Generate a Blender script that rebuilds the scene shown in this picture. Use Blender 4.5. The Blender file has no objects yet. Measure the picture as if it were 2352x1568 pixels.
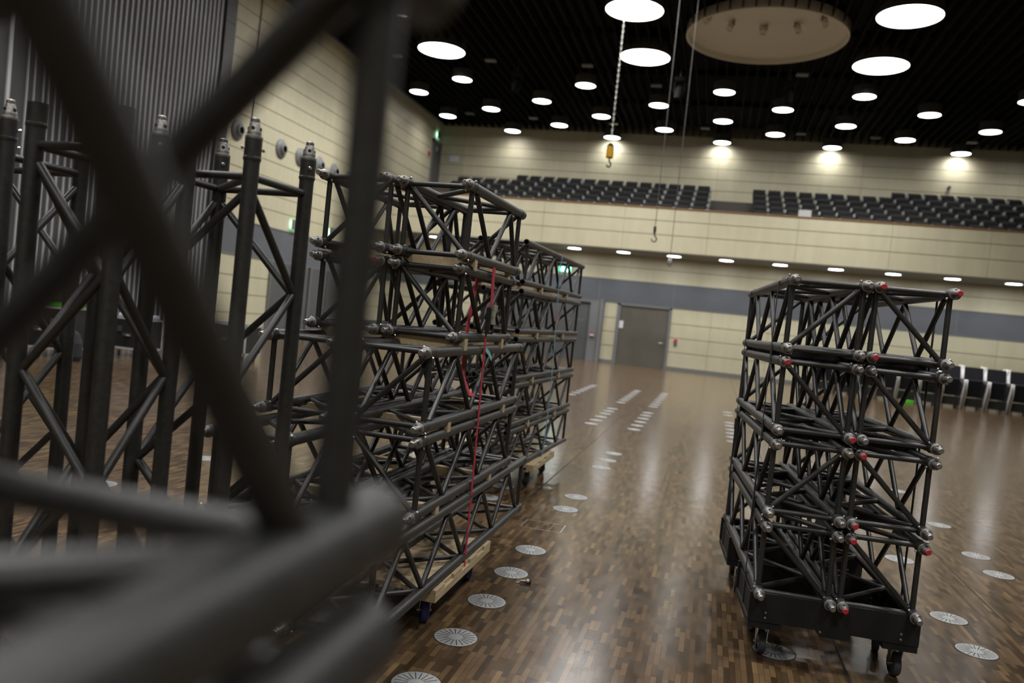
import bpy, bmesh, math, random
from mathutils import Vector, Matrix
random.seed(7)
S = bpy.context.scene
COL = S.collection
PI = math.pi
R_CH, R_BR = .0245, .0125          # truss tube radii: main chords, bracing

# ------------------------------------------------------------------ materials
def new_mat(name):
    m = bpy.data.materials.new(name); m.use_nodes = True
    nt = m.node_tree
    return m, nt, nt.nodes['Principled BSDF']
def mat(name, col, rough=.5, metal=0., noise=0., nscale=20., emit=None, strength=0., spec=.5, rnoise=0.):
    m, nt, b = new_mat(name)
    b.inputs['Base Color'].default_value = (*col, 1)
    b.inputs['Roughness'].default_value = rough
    b.inputs['Metallic'].default_value = metal
    b.inputs['Specular IOR Level'].default_value = spec
    if noise or rnoise:
        tc = nt.nodes.new('ShaderNodeTexCoord')
        n = nt.nodes.new('ShaderNodeTexNoise'); n.inputs['Scale'].default_value = nscale; n.inputs['Detail'].default_value = 5
        nt.links.new(tc.outputs['Object'], n.inputs['Vector'])
        if noise:
            r = nt.nodes.new('ShaderNodeValToRGB')
            r.color_ramp.elements[0].position = .3; r.color_ramp.elements[1].position = .7
            r.color_ramp.elements[0].color = (*[c * (1 - noise) for c in col], 1)
            r.color_ramp.elements[1].color = (*[min(1, c * (1 + noise)) for c in col], 1)
            nt.links.new(n.outputs['Fac'], r.inputs['Fac']); nt.links.new(r.outputs['Color'], b.inputs['Base Color'])
        if rnoise:
            mr = nt.nodes.new('ShaderNodeMapRange')
            mr.inputs['To Min'].default_value = max(.02, rough - rnoise); mr.inputs['To Max'].default_value = min(1, rough + rnoise)
            nt.links.new(n.outputs['Fac'], mr.inputs['Value']); nt.links.new(mr.outputs['Result'], b.inputs['Roughness'])
    if emit:
        b.inputs['Emission Color'].default_value = (*emit, 1); b.inputs['Emission Strength'].default_value = strength
    return m

def veneer(name, a, b_, rough=.5, stretch=(1.2, 1.2, .25)):
    """pale wood veneer: long upright grain and a slow tone drift"""
    m, nt, b = new_mat(name)
    tc = nt.nodes.new('ShaderNodeTexCoord'); mp = nt.nodes.new('ShaderNodeMapping'); mp.inputs['Scale'].default_value = stretch
    n = nt.nodes.new('ShaderNodeTexNoise'); n.inputs['Scale'].default_value = 3.; n.inputs['Detail'].default_value = 6; n.inputs['Roughness'].default_value = .6
    r = nt.nodes.new('ShaderNodeValToRGB'); r.color_ramp.elements[0].position = .3; r.color_ramp.elements[1].position = .7
    r.color_ramp.elements[0].color = (*a, 1); r.color_ramp.elements[1].color = (*b_, 1)
    L = nt.links.new
    L(tc.outputs['Object'], mp.inputs['Vector']); L(mp.outputs['Vector'], n.inputs['Vector']); L(n.outputs['Fac'], r.inputs['Fac']); L(r.outputs['Color'], b.inputs['Base Color'])
    b.inputs['Roughness'].default_value = rough
    return m

def parquet():
    m, nt, b = new_mat('stave_parquet'); L = nt.links.new
    tc = nt.nodes.new('ShaderNodeTexCoord')
    sep = nt.nodes.new('ShaderNodeSeparateXYZ'); L(tc.outputs['Object'], sep.inputs[0])
    cmb = nt.nodes.new('ShaderNodeCombineXYZ'); L(sep.outputs['Y'], cmb.inputs['X']); L(sep.outputs['X'], cmb.inputs['Y'])
    br = nt.nodes.new('ShaderNodeTexBrick')
    br.inputs['Scale'].default_value = 1; br.inputs['Brick Width'].default_value = .13; br.inputs['Row Height'].default_value = .026
    br.inputs['Mortar Size'].default_value = .0007; br.inputs['Mortar Smooth'].default_value = .2
    br.inputs['Color1'].default_value = (0, 0, 0, 1); br.inputs['Color2'].default_value = (1, 1, 1, 1); br.inputs['Mortar'].default_value = (0, 0, 0, 1)
    br.offset = .37; br.offset_frequency = 3
    L(cmb.outputs[0], br.inputs['Vector'])
    rp = nt.nodes.new('ShaderNodeValToRGB'); e = rp.color_ramp.elements
    e[0].position = 0; e[0].color = (.036, .022, .0115, 1); e[1].position = 1; e[1].color = (.160, .101, .048, 1)
    for p, c in ((.25, (.056, .0345, .018)), (.55, (.080, .0495, .0255)), (.85, (.110, .068, .035)), (.95, (.124, .078, .038))):
        k = e.new(p); k.color = (*c, 1)
    L(br.outputs['Color'], rp.inputs['Fac'])
    n = nt.nodes.new('ShaderNodeTexNoise'); n.inputs['Scale'].default_value = 1.1; n.inputs['Detail'].default_value = 4
    L(tc.outputs['Object'], n.inputs['Vector'])
    # mortar lines stay dark
    mx = nt.nodes.new('ShaderNodeMix'); mx.data_type = 'RGBA'; mx.blend_type = 'MIX'
    L(br.outputs['Fac'], mx.inputs['Factor']); L(rp.outputs['Color'], mx.inputs['A']); mx.inputs['B'].default_value = (.022, .013, .008, 1)
    mp = nt.nodes.new('ShaderNodeMapRange'); mp.inputs['To Min'].default_value = .8; mp.inputs['To Max'].default_value = 1.2; L(n.outputs['Fac'], mp.inputs['Value'])
    mu = nt.nodes.new('ShaderNodeMix'); mu.data_type = 'RGBA'; mu.blend_type = 'MULTIPLY'; mu.inputs['Factor'].default_value = 1
    L(mx.outputs['Result'], mu.inputs['A']); L(mp.outputs['Result'], mu.inputs['B']); L(mu.outputs['Result'], b.inputs['Base Color'])
    n2 = nt.nodes.new('ShaderNodeTexNoise'); n2.inputs['Scale'].default_value = 9; n2.inputs['Detail'].default_value = 6; L(tc.outputs['Object'], n2.inputs['Vector'])
    mr = nt.nodes.new('ShaderNodeMapRange'); mr.inputs['To Min'].default_value = .12; mr.inputs['To Max'].default_value = .25; L(n2.outputs['Fac'], mr.inputs['Value'])
    L(mr.outputs['Result'], b.inputs['Roughness'])
    bp = nt.nodes.new('ShaderNodeBump'); bp.inputs['Strength'].default_value = .05; bp.inputs['Distance'].default_value = .002
    ad = nt.nodes.new('ShaderNodeMath'); ad.operation = 'MULTIPLY_ADD'; ad.inputs[1].default_value = .35
    L(br.outputs['Color'], ad.inputs[0]); L(n2.outputs['Fac'], ad.inputs[2]); L(ad.outputs[0], bp.inputs['Height']); L(bp.outputs['Normal'], b.inputs['Normal'])
    b.inputs['Specular IOR Level'].default_value = .38
    return m

M = {}
M['truss'] = mat('black_truss_paint', (.021, .021, .0205), .42, 0, .25, 60, rnoise=.08, spec=.5)
M['alu'] = mat('cast_aluminium', (.27, .26, .25), .44, .85, .3, 140, rnoise=.12)
M['steel'] = mat('zinc_steel', (.48, .48, .47), .3, 1.)
M['hole'] = mat('dark_bore', (.01, .01, .01), .8)
M['red'] = mat('red_paint_mark', (.42, .02, .03), .45, 0, .3, 200)
M['pine'] = veneer('sawn_pine', (.36, .27, .16), (.52, .41, .26), .65, (14, 2, 14))
M['blackwood'] = mat('black_stained_board', (.007, .007, .007), .6, 0, .3, 8, spec=.35)
M['rubber'] = mat('grey_blue_rubber', (.035, .042, .052), .6)
M['blue_tyre'] = mat('blue_wheel_tyre', (.02, .025, .13), .45)
M['webred'] = mat('red_webbing', (.40, .022, .045), .75, 0, .2, 300)
M['webblue'] = mat('blue_webbing', (.15, .31, .40), .7, 0, .2, 300)
M['pink'] = mat('pink_webbing_mark', (.45, .07, .12), .7)
M['teal'] = mat('teal_label', (.20, .50, .52), .6)
M['webblack'] = mat('black_webbing', (.012, .013, .014), .7)
M['floor'] = parquet()
M['joint'] = mat('dark_floor_joint', (.006, .005, .004), .8)
M['brass'] = mat('pale_metal_edge', (.33, .29, .22), .35, .7)
M['vent'] = mat('brushed_vent_plate', (.31, .315, .315), .5, .3, .12, 60)
M['beige'] = veneer('maple_wall_veneer', (.46, .425, .30), (.52, .483, .342))
M['groove'] = mat('shadow_gap', (.20, .175, .125), .8)
M['band'] = mat('blue_grey_band', (.102, .109, .124), .5, 0, .06, 2)
M['trimgrey'] = mat('grey_metal_trim', (.15, .155, .16), .5)
M['doorgrey'] = mat('dark_grey_door', (.085, .088, .088), .45, 0, .08, 1.5)
M['doorsheen'] = mat('brown_grey_door', (.135, .127, .11), .3, .3, .12, 1.2)
M['partition'] = mat('dark_grey_cladding', (.056, .058, .063), .5, 0, .06, 2)
M['strip'] = mat('pale_alu_strip', (.55, .55, .56), .4, .2)
M['slat'] = mat('black_ceiling_slat', (.0042, .0045, .0042), .9, spec=.15)
M['void'] = mat('black_ceiling_void', (.004, .004, .004), .9)
M['soffit'] = mat('grey_soffit', (.20, .185, .155), .6)
M['capwood'] = mat('brown_handrail_wood', (.24, .125, .055), .4)
M['tier'] = mat('dark_tier_floor', (.09, .083, .074), .8)
M['lamphouse'] = mat('dark_lamp_housing', (.045, .043, .042), .5)
M['lampbig'] = mat('big_lamp_diffuser', (.9, .9, .9), .5, emit=(1., .985, .955), strength=6.)
M['lampsmall'] = mat('small_lamp_diffuser', (.9, .9, .9), .5, emit=(1., .99, .97), strength=4.5)
M['lampsof'] = mat('soffit_lamp_diffuser', (.9, .9, .9), .5, emit=(.97, .99, 1.), strength=15.)
M['disc'] = mat('beige_ceiling_dish', (.60, .565, .49), .6)
M['seat'] = mat('charcoal_seat_fabric', (.008, .0085, .009), .85, 0, .2, 40)
M['seatmetal'] = mat('satin_seat_metal', (.36, .355, .345), .4, .3)
M['chrome'] = mat('chromed_tube', (.80, .80, .80), .25, .55)
M['navy'] = mat('navy_chair_fabric', (.008, .009, .014), .8)
M['yellow'] = mat('yellow_hoist_paint', (.55, .30, .015), .4)
M['iron'] = mat('dark_iron', (.05, .05, .05), .45, .6)
M['cable'] = mat('steel_cable', (.16, .155, .15), .45, .6)
M['chain'] = mat('galvanised_chain', (.55, .54, .5), .35, .8)
M['exitg'] = mat('lit_exit_green', (.02, .4, .25), .5, emit=(.05, .62, .38), strength=2.)
M['exitw'] = mat('lit_exit_white', (.9, .9, .9), .5, emit=(.75, 1., .93), strength=2.2)
M['exitgdim'] = mat('unlit_exit_green', (.03, .30, .11), .5)
M['white'] = mat('white_print', (.62, .62, .62), .6)
M['board'] = mat('pale_grey_board', (.40, .41, .42), .5)
M['case'] = mat('black_case_laminate', (.014, .015, .015), .5, 0, .2, 30)
M['cloth'] = mat('black_cloth', (.013, .014, .017), .9)
M['lime'] = mat('bright_green_plastic', (.07, .50, .02), .5)
M['lilac'] = mat('white_sheet', (.62, .60, .72), .6)
M['greytext'] = mat('grey_lettering', (.20, .20, .20), .5)
M['concrete'] = mat('plain_grey_wall', (.30, .28, .24), .8, 0, .05, 2)

# ------------------------------------------------------------------ mesh helpers
class MB:
    """collects shapes and links them as one mesh object"""
    def __init__(s): s.v = []; s.f = []; s.m = []; s.sm = []
    def add(s, vs, fs, mi=0, smooth=False):
        o = len(s.v); s.v += [tuple(v) for v in vs]
        for f in fs: s.f.append([i + o for i in f]); s.m.append(mi); s.sm.append(smooth)
        return s
    def box(s, a, b, mi=0):
        x0, y0, z0 = (min(p, q) for p, q in zip(a, b)); x1, y1, z1 = (max(p, q) for p, q in zip(a, b))
        return s.add([(x0,y0,z0),(x1,y0,z0),(x1,y1,z0),(x0,y1,z0),(x0,y0,z1),(x1,y0,z1),(x1,y1,z1),(x0,y1,z1)],
                     [(3,2,1,0),(4,5,6,7),(0,1,5,4),(1,2,6,5),(2,3,7,6),(3,0,4,7)], mi)
    def lathe(s, prof, org=(0,0,0), axis=(0,0,1), n=20, mi=0, smooth=True, mis=None):
        ax = Vector(axis).normalized(); t = Vector((1,0,0)) if abs(ax.x) < .9 else Vector((0,1,0))
        u = ax.cross(t).normalized(); w = ax.cross(u); org = Vector(org)
        for j in range(len(prof) - 1):           # each band has its own ring pair so creases stay sharp
            (r0, h0), (r1, h1) = prof[j], prof[j+1]
            vs = []
            for r, h in ((r0,h0),(r1,h1)):
                for i in range(n):
                    a = 2*PI*i/n; vs.append(org + ax*h + u*(r*math.cos(a)) + w*(r*math.sin(a)))
            s.add(vs, [(i, (i+1)%n, n+(i+1)%n, n+i) for i in range(n)], mis[j] if mis else mi, smooth)
        return s
    def tube(s, p, q, r, n=10, mi=0, cap=True):
        p, q = Vector(p), Vector(q); d = q - p; l = d.length
        pr = [(r,0),(r,l)]
        if cap: pr = [(0,0)] + pr + [(0,l)]
        return s.lathe(pr, p, d, n, mi)
    def path(s, pts, r, n=8, mi=0, closed=False):
        pts = [Vector(p) for p in pts]; k = len(pts); vs = []
        up = None
        for i, p in enumerate(pts):
            a = pts[(i-1) % k] if (closed or i) else p; b = pts[(i+1) % k] if (closed or i < k-1) else p
            t = (b - a).normalized()
            if up is None: up = t.orthogonal().normalized()
            up = (up - t*up.dot(t)).normalized(); w = t.cross(up)
            for j in range(n):
                c = 2*PI*j/n; vs.append(p + up*(r*math.cos(c)) + w*(r*math.sin(c)))
        fs = [(i*n+j, i*n+(j+1)%n, ((i+1)%k)*n+(j+1)%n, ((i+1)%k)*n+j) for i in range(k if closed else k-1) for j in range(n)]
        if not closed: fs += [tuple(range(n-1,-1,-1)), tuple((k-1)*n+j for j in range(n))]
        return s.add(vs, fs, mi, True)
    def ribbon(s, pts, width, thick, wdir, mi=0):
        """flat webbing along pts, its width along wdir"""
        pts = [Vector(p) for p in pts]; k = len(pts); vs = []
        for i, p in enumerate(pts):
            t = (pts[min(i+1,k-1)] - pts[max(i-1,0)]).normalized()
            wd = Vector(wdir[i] if isinstance(wdir, list) else wdir).normalized(); w = (wd - t*wd.dot(t)).normalized(); nn = t.cross(w)
            vs += [p + w*width/2 + nn*thick/2, p - w*width/2 + nn*thick/2, p - w*width/2 - nn*thick/2, p + w*width/2 - nn*thick/2]
        fs = [(i*4+j, i*4+(j+1)%4, i*4+4+(j+1)%4, i*4+4+j) for i in range(k-1) for j in range(4)] + [(3,2,1,0), tuple(4*(k-1)+j for j in range(4))]
        return s.add(vs, fs, mi)
    def prism(s, poly, axis, a, b, mi=0):
        """extrude a 2-D outline along an axis ('x','y','z') from a to b"""
        k = len(poly)
        def P(p, h): return {'x':(h,p[0],p[1]), 'y':(p[0],h,p[1]), 'z':(p[0],p[1],h)}[axis]
        vs = [P(p,a) for p in poly] + [P(p,b) for p in poly]
        return s.add(vs, [tuple(range(k-1,-1,-1)), tuple(range(k,2*k))] + [(i,(i+1)%k,k+(i+1)%k,k+i) for i in range(k)], mi)
    def mesh(s, name, mats, bevel=0):
        me = bpy.data.meshes.new(name); me.from_pydata(s.v, [], s.f); me.update()
        me.polygons.foreach_set('material_index', s.m); me.polygons.foreach_set('use_smooth', s.sm)
        for m in (mats if isinstance(mats, (list, tuple)) else [mats]): me.materials.append(M[m])
        bm = bmesh.new(); bm.from_mesh(me)
        if bevel:
            bmesh.ops.remove_doubles(bm, verts=bm.verts, dist=1e-6)
            es = [e for e in bm.edges if len(e.link_faces) == 2 and e.calc_face_angle(0) > .6]
            bmesh.ops.bevel(bm, geom=es, offset=bevel, segments=2, affect='EDGES', profile=.5)
        bmesh.ops.recalc_face_normals(bm, faces=bm.faces); bm.to_mesh(me); bm.free()
        return me
    def build(s, name, mats, parent=None, bevel=0, loc=(0,0,0)):
        return link(name, s.mesh(name, mats, bevel), parent, loc)

def link(name, me, parent=None, loc=(0,0,0)):
    o = bpy.data.objects.new(name, me); COL.objects.link(o); o.location = loc
    if parent is not None: o.parent = parent
    return o
def tag(o, label, cat, group=None, kind=None):
    o['label'] = label; o['category'] = cat
    if group: o['group'] = group
    if kind: o['kind'] = kind
    return o
def thing(name, loc, label, cat, group=None, rz=0):
    o = link(name, None, None, loc); o.rotation_euler = (0, 0, rz); o.empty_display_size = .1
    return tag(o, label, cat, group)
def struct(o): o['kind'] = 'structure'; return o
ORD = ['first','second','third','fourth','fifth','sixth','seventh','eighth','ninth','tenth','eleventh','twelfth','thirteenth','fourteenth',
       'fifteenth','sixteenth','seventeenth','eighteenth','nineteenth','twentieth','twenty-first','twenty-second','twenty-third']

# ------------------------------------------------------------------ camera
F = 1829.333; YAW, PIT, ROL = -2.45545078e-01, -3.19867945e-02, 1.03901734e-01
def cam_axes():
    cy, sy, cp, sp, cr, sr = math.cos(YAW), math.sin(YAW), math.cos(PIT), math.sin(PIT), math.cos(ROL), math.sin(ROL)
    fw = Vector((sy*cp, cy*cp, sp)); r0 = Vector((cy, -sy, 0)); u0 = r0.cross(fw)
    return cr*r0 + sr*u0, -sr*r0 + cr*u0, fw
r_, u_, f_ = cam_axes()
cd = bpy.data.cameras.new('camera'); cam = bpy.data.objects.new('camera', cd); COL.objects.link(cam)
mw = Matrix((r_, u_, -f_)).transposed().to_4x4(); mw.translation = (0, 0, 1.5); cam.matrix_world = mw
cd.sensor_width = 36; cd.lens = 28; cd.clip_start = .02; cd.clip_end = 200
cd.dof.use_dof = True; cd.dof.focus_distance = 3.8; cd.dof.aperture_fstop = 2.0
S.camera = cam
S.view_settings.view_transform = 'Standard'; S.view_settings.look = 'None'; S.view_settings.gamma = 1; S.view_settings.use_curve_mapping = False
S.view_settings.exposure = 1.42

# ------------------------------------------------------------------ hall shell
XL, XR, YB, YU, YP, YF = -14.2, 15.3, 32.6, 38.0, 30.1, -9.0     # left wall, right wall, back wall below, back wall above, parapet, wall behind
ZC = 10.65
b = MB(); b.box((XL-.3, YF-.3, -.2), (XR+.3, YB+.3, 0)); struct(b.build('floor', 'floor'))
for i, x in enumerate((-1.342, .77, 1.845)):
    b = MB(); b.box((x-.0045, YF, -.004), (x+.0045, YB, .0012)); struct(b.build('trim_%d' % (i+1), 'joint'))

def panel_wall(name, rows, axis, pos, out, a0, a1, mats=('beige','groove'), depth=.03, gap=.012, backing=True, zlo=None, zhi=None, vjoints=()):
    """rows of boards over a darker backing; axis is the wall's direction, out the sign of its face"""
    b = MB()
    def bx(u0, u1, z0, z1, d0, d1, mi):
        if axis == 'x': b.box((u0, pos+out*d0, z0), (u1, pos+out*d1, z1), mi)
        else: b.box((pos+out*d0, u0, z0), (pos+out*d1, u1, z1), mi)
    cuts = [a0] + sorted(v for v in vjoints if a0 < v < a1) + [a1]
    for z0, z1 in rows:
        for u0, u1 in zip(cuts[:-1], cuts[1:]):
            bx(u0 + (.006 if u0 > a0 else 0), u1 - (.006 if u1 < a1 else 0), z0+gap, z1-gap, 0, depth, 0)
    bx(a0, a1, zlo if zlo is not None else rows[0][0], zhi if zhi is not None else rows[-1][1], -.2, .012, 1)
    return struct(b.build(name, list(mats)))
def rows_of(zs): return list(zip(zs[:-1], zs[1:]))

# left wall: boards above the band, the band, boards below, grey foot
zl = [3.53, 4.075, 4.56, 5.065, 5.59, 6.12, 6.615, 7.13, 7.64, 8.16, 8.67, 9.165, 9.62, 10.13, 10.65]
zlow = [.115, .715, 1.29, 1.855, 2.48]
panel_wall('wall_left', rows_of(zl), 'y', XL, 1, 20.24, YU, vjoints=(21.43,))
panel_wall('wall_left_lower', rows_of(zlow), 'y', XL, 1, 20.24, 23.2, vjoints=())
panel_wall('wall_left_lower_far', rows_of(zlow), 'y', XL, 1, 28.6, YB, vjoints=())
b = MB(); b.box((XL, 20.24, 2.50), (XL+.035, YB, 3.51)); b.box((XL, 20.24, 2.46), (XL+.05, YB, 2.50), 1); b.box((XL, 20.24, 3.51), (XL+.05, YB, 3.54), 1)
b.box((XL-.2, 20.24, 0), (XL, YB, 3.53)); struct(b.build('wall_left_band', ['band','trimgrey']))
b = MB(); b.box((XL, 20.24, 0), (XL+.04, 23.2, .115)); b.box((XL, 28.6, 0), (XL+.04, YB, .115)); struct(b.build('baseboard_left', 'trimgrey'))
# tall grey doors in the left wall
for k, (y0, y1) in enumerate(((23.2, 25.75), (25.85, 28.6))):
    d = struct(MB().box((XL, y0, 0), (XL+.05, y1, 2.46)).build('door_%d' % (k+1), 'doorgrey'))
    ym = (y0+y1)/2
    MB().box((XL+.05, ym-.008, .02), (XL+.056, ym+.008, 2.44)).build('seam', 'hole', d)
    MB().box((XL+.05, y0, 0), (XL+.09, y0+.07, 2.46)).build('frame', 'trimgrey', d)
    h = MB(); h.tube((XL+.05, ym-.09, 1.05), (XL+.11, ym-.09, 1.05), .012); h.tube((XL+.11, ym-.09, 1.05), (XL+.11, ym-.24, 1.05), .011); h.build('handle', 'steel', d)
# striped dark partition nearer the camera, in the same wall
b = MB()
b.box((XL-.25, YF, 0), (XL-.01, 20.24, ZC), 0)
pz = [0, 3.715, 6.67, 8.94, ZC]
for z0, z1 in rows_of(pz):
    b.box((XL-.01, YF, z0+.008), (XL+.008, 19.70, z1-.008), 0)
    b.box((XL-.01, 19.76, z0+.006), (XL+.06, 20.24, z1-.006), 0)
ys = [13.03, 13.48, 13.66, 13.90, 14.04, 14.22, 14.40] + [14.61+.1775*i for i in range(29)]
for i, y in enumerate(ys):
    w = .04 if i == 0 else .0125
    b.box((XL, y-w, .02), (XL+.045, y+w, ZC), 1)
struct(b.build('wall_left_partition', ['partition','strip']))

# back wall under the balcony
panel_wall('wall_back', rows_of(zlow), 'x', YB, -1, -1.78, XR, vjoints=[-.15+2.55*i for i in range(7)] + [2.05, 2.65, 3.25])
panel_wall('wall_back_pier', rows_of(zlow), 'x', YB, -1, -4.42, -3.88)
panel_wall('wall_back_far', rows_of(zlow), 'x', YB, -1, XL, -9.6)
panel_wall('wall_back_upper_strip', rows_of([3.42, 3.95, 4.45]), 'x', YB, -1, XL, XR)
b = MB(); b.box((XL, YB-.03, 2.50), (XR, YB+.25, 3.40)); b.box((XL, YB-.045, 2.46), (XR, YB, 2.50), 1); b.box((XL, YB-.045, 3.40), (XR, YB, 3.43), 1)
for x in (-8.0, -4.71, -1.71, 1.73, 5.17, 8.61, 12.05): b.box((x-.012, YB-.033, 2.5), (x+.012, YB-.02, 3.4), 1)
struct(b.build('wall_back_band', ['band','trimgrey']))
b = MB(); b.box((-1.74, YB-.045, 0), (XR, YB, .115)); b.box((-4.42, YB-.045, 0), (-3.9, YB, .115)); b.box((XL, YB-.045, 0), (-9.6, YB, .115)); struct(b.build('baseboard_back', 'trimgrey'))
struct(MB().box((XL, YB+.06, 0), (XR, YB+.3, 2.5)).build('wall_back_core', 'groove'))
# sheen double door with a grey frame, paper notice on it
d = struct(MB().box((-3.76, YB-.02, 0), (-1.80, YB+.05, 2.40)).build('door_3', 'doorsheen'))
b = MB(); b.box((-3.90, YB-.07, 0), (-3.76, YB+.05, 2.47)); b.box((-1.80, YB-.07, 0), (-1.70, YB+.05, 2.47)); b.box((-3.9, YB-.07, 2.40), (-1.7, YB+.05, 2.48)); b.build('frame', 'trimgrey', d)
MB().box((-2.786, YB-.0215, .02), (-2.780, YB-.018, 2.39)).build('seam', 'doorgrey', d)
h = MB(); h.tube((-1.93, YB-.02, 1.02), (-1.93, YB-.08, 1.02), .014); h.tube((-1.93, YB-.08, 1.02), (-2.08, YB-.08, 1.02), .012); h.build('handle', 'steel', d)
t = MB().box((-.105, -.004, -.15), (.105, .004, .15)).build('paper_notice', 'white', None, 0, (-3.70, YB-.026, 1.62)); tag(t, 'white paper notice stuck on the brown-grey double door', 'notice')
# wide dark gate with two lines of grey lettering
d = struct(MB().box((-9.5, YB-.01, 0), (-4.98, YB+.05, 2.44)).build('door_4', 'doorgrey'))
b = MB(); b.box((-4.98, YB-.16, 0), (-4.62, YB+.05, 2.46)); b.box((-9.6, YB-.10, 2.40), (-4.5, YB+.05, 2.50)); b.box((-9.6, YB-.10, 0), (-9.5, YB+.05, 2.46)); b.build('frame', 'trimgrey', d)
b = MB(); b.box((-4.60, YB-.2, 0), (-4.44, YB+.02, 2.55)); b.build('jamb_post', 'trimgrey', d)
b = MB(); rnd = random.Random(3)
for z, x0, x1 in ((1.86, -6.15, -5.52), (1.60, -6.15, -5.25)):
    x = x0
    while x < x1:
        w = rnd.choice((.035, .05, .05, .06)); b.box((x, YB-.014, z), (x+w*.35, YB-.010, z+.075)); b.box((x, YB-.014, z+.028), (x+w, YB-.010, z+.045)); x += w + .02
b.build('lettering', 'greytext', d)
t = thing('control_box', (-4.80, YB-.16, 1.08), 'small white and red control box on the grey post right of the dark gate', 'switch box')
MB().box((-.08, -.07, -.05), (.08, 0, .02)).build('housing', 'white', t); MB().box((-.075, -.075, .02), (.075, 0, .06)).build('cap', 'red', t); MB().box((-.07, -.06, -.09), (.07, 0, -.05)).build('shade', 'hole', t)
t = thing('fire_alarm_box', (-1.44, YB-.03, 1.12), 'small red call point above a grey box right of the double door', 'fire alarm')
MB().box((-.065, -.05, 0), (.065, 0, .13)).build('call_point', 'red', t, .008); MB().box((-.06, -.04, -.14), (.06, 0, -.005)).build('lower_box', 'doorgrey', t, .008)

# balcony: parapet, soffit, tiers, upper back wall
panel_wall('wall_parapet', rows_of([4.44, 5.07, 5.59, 6.05]), 'x', YP, -1, XL, XR, vjoints=[-13+3.1*i for i in range(9)])
struct(MB().box((XL, YP-.06, 6.05), (XR, YP+.22, 6.09)).build('trim_4', 'capwood'))
struct(MB().box((XL, YP-.02, 4.42), (XR, YB, 4.62)).build('ceiling_soffit', 'soffit'))
b = MB(); TY = [31.2+.9*i for i in range(6)]; TZ = [6.40, 6.74, 7.10, 7.46, 7.84, 8.22]        # seat back tops
b.box((XL, YP+.2, 4.62), (XR, TY[0]+.42, TZ[0]-.92))
for y, z in zip(TY[1:], TZ[1:]): b.box((XL, y-.48, 4.62), (XR, y+.42, z-.92))
b.box((XL, TY[-1]+.42, 4.62), (XR, YU, TZ[-1]-.92))
struct(b.build('floor_balcony', 'tier'))
zu = [TZ[-1]-.95, 7.70, 8.205, 8.709, 9.207, 9.690, 10.19, ZC]
panel_wall('wall_back_balcony', rows_of(zu), 'x', YU, -1, XL, XR, vjoints=[-.62+6.2*i for i in range(-2, 3)], zhi=11.2)
# balcony door in the left wall near the corner
d = struct(MB().box((XL, 36.75, 7.3), (XL+.045, 37.75, 9.55)).build('door_5', 'doorgrey'))
b = MB(); b.box((XL, 36.6, 7.3), (XL+.08, 36.75, 9.68)); b.box((XL, 37.75, 7.3), (XL+.08, 37.85, 9.68)); b.box((XL, 36.6, 9.55), (XL+.08, 37.85, 9.68)); b.build('frame', 'trimgrey', d)
MB().box((XL+.045, 37.15, 9.2), (XL+.09, 37.35, 9.42)).build('closer', 'steel', d)
t = MB().box((0, -.12, -.1), (.03, .12, .1)).build('fire_notice', 'red', None, 0, (XL+.03, 36.3, 8.85)); tag(t, 'tiny red notice on the left wall beside the balcony door', 'notice')
t = thing('notice_board', (-13.45, YU-.03, 9.0), 'small pale grey board on the back wall near the balcony door', 'board')
MB().box((-.30, -.03, -.2), (.30, 0, .2)).build('panel', 'board', t); MB().box((-.24, -.034, -.14), (.24, -.03, .15)).build('sheet', 'white', t)
t = MB().lathe([(0,0),(.07,0),(.07,.10),(0,.10)], (0,0,0), (0,-1,0)).build('wall_sensor', 'doorgrey', None, 0, (9.1, YU-.03, 8.95)); tag(t, 'tiny dark round sensor on the upper back wall above the right seats', 'sensor')
# other walls, out of the photograph, that close the hall
struct(MB().box((XR, YF, 0), (XR+.3, YU, 11.2)).build('wall_right', 'beige'))
struct(MB().box((XL-.3, YF-.3, 0), (XR+.3, YF, 11.2)).build('wall_front', 'beige'))
# slatted black ceiling
b = MB(); x = XL + .2
b.box((XL-.3, YF-.3, 11.15), (XR+.3, YU+.3, 11.4), 1)
while x < XR:
    dx = abs(x-.55); hc = math.sqrt(2.42**2-dx*dx) if dx < 2.42 else 0          # the slats stop at the round dish
    for ya, yb in (((YF, 25.25-hc), (25.25+hc, YU-.04)) if hc else ((YF, YU-.04),)): b.box((x-.022, ya, ZC-.02), (x+.022, yb, ZC+.36), 0)
    x += .345
for y in range(-6, 38, 4): b.box((XL, y-.05, 10.98), (XR, y+.05, 11.15), 0)
struct(b.build('ceiling', ['slat','void']))

# ------------------------------------------------------------------ lamps
def lamp_meshes(r, h, kind):
    a = MB(); a.lathe([(0,h),(r*1.03,h),(r*1.03,0),(r,0),(r,.02),(r-.02,.02)], n=48)
    d = MB(); d.lathe([(r-.005,.012),(0,.012)], n=48)
    return a.mesh('housing', 'lamphouse'), d.mesh('diffuser', kind)
ME_BIG, ME_SM = lamp_meshes(.82, .42, 'lampbig'), lamp_meshes(.375, .36, 'lampsmall')
def beam(t, r, power, z, spread):
    l = bpy.data.lights.get('beam_%g' % r)
    if l is None:
        l = bpy.data.lights.new('beam_%g' % r, 'AREA'); l.shape = 'DISK'; l.size = 2*r; l.energy = power; l.spread = math.radians(spread); l.color = (1., .99, .965)
    o = bpy.data.objects.new('beam', l); COL.objects.link(o); o.parent = t; o.location = (0, 0, z)
BEAM = {'big': (.80, 98, 128), 'small': (.36, 9.5, 138), 'soffit': (.26, 5., 128)}
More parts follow.
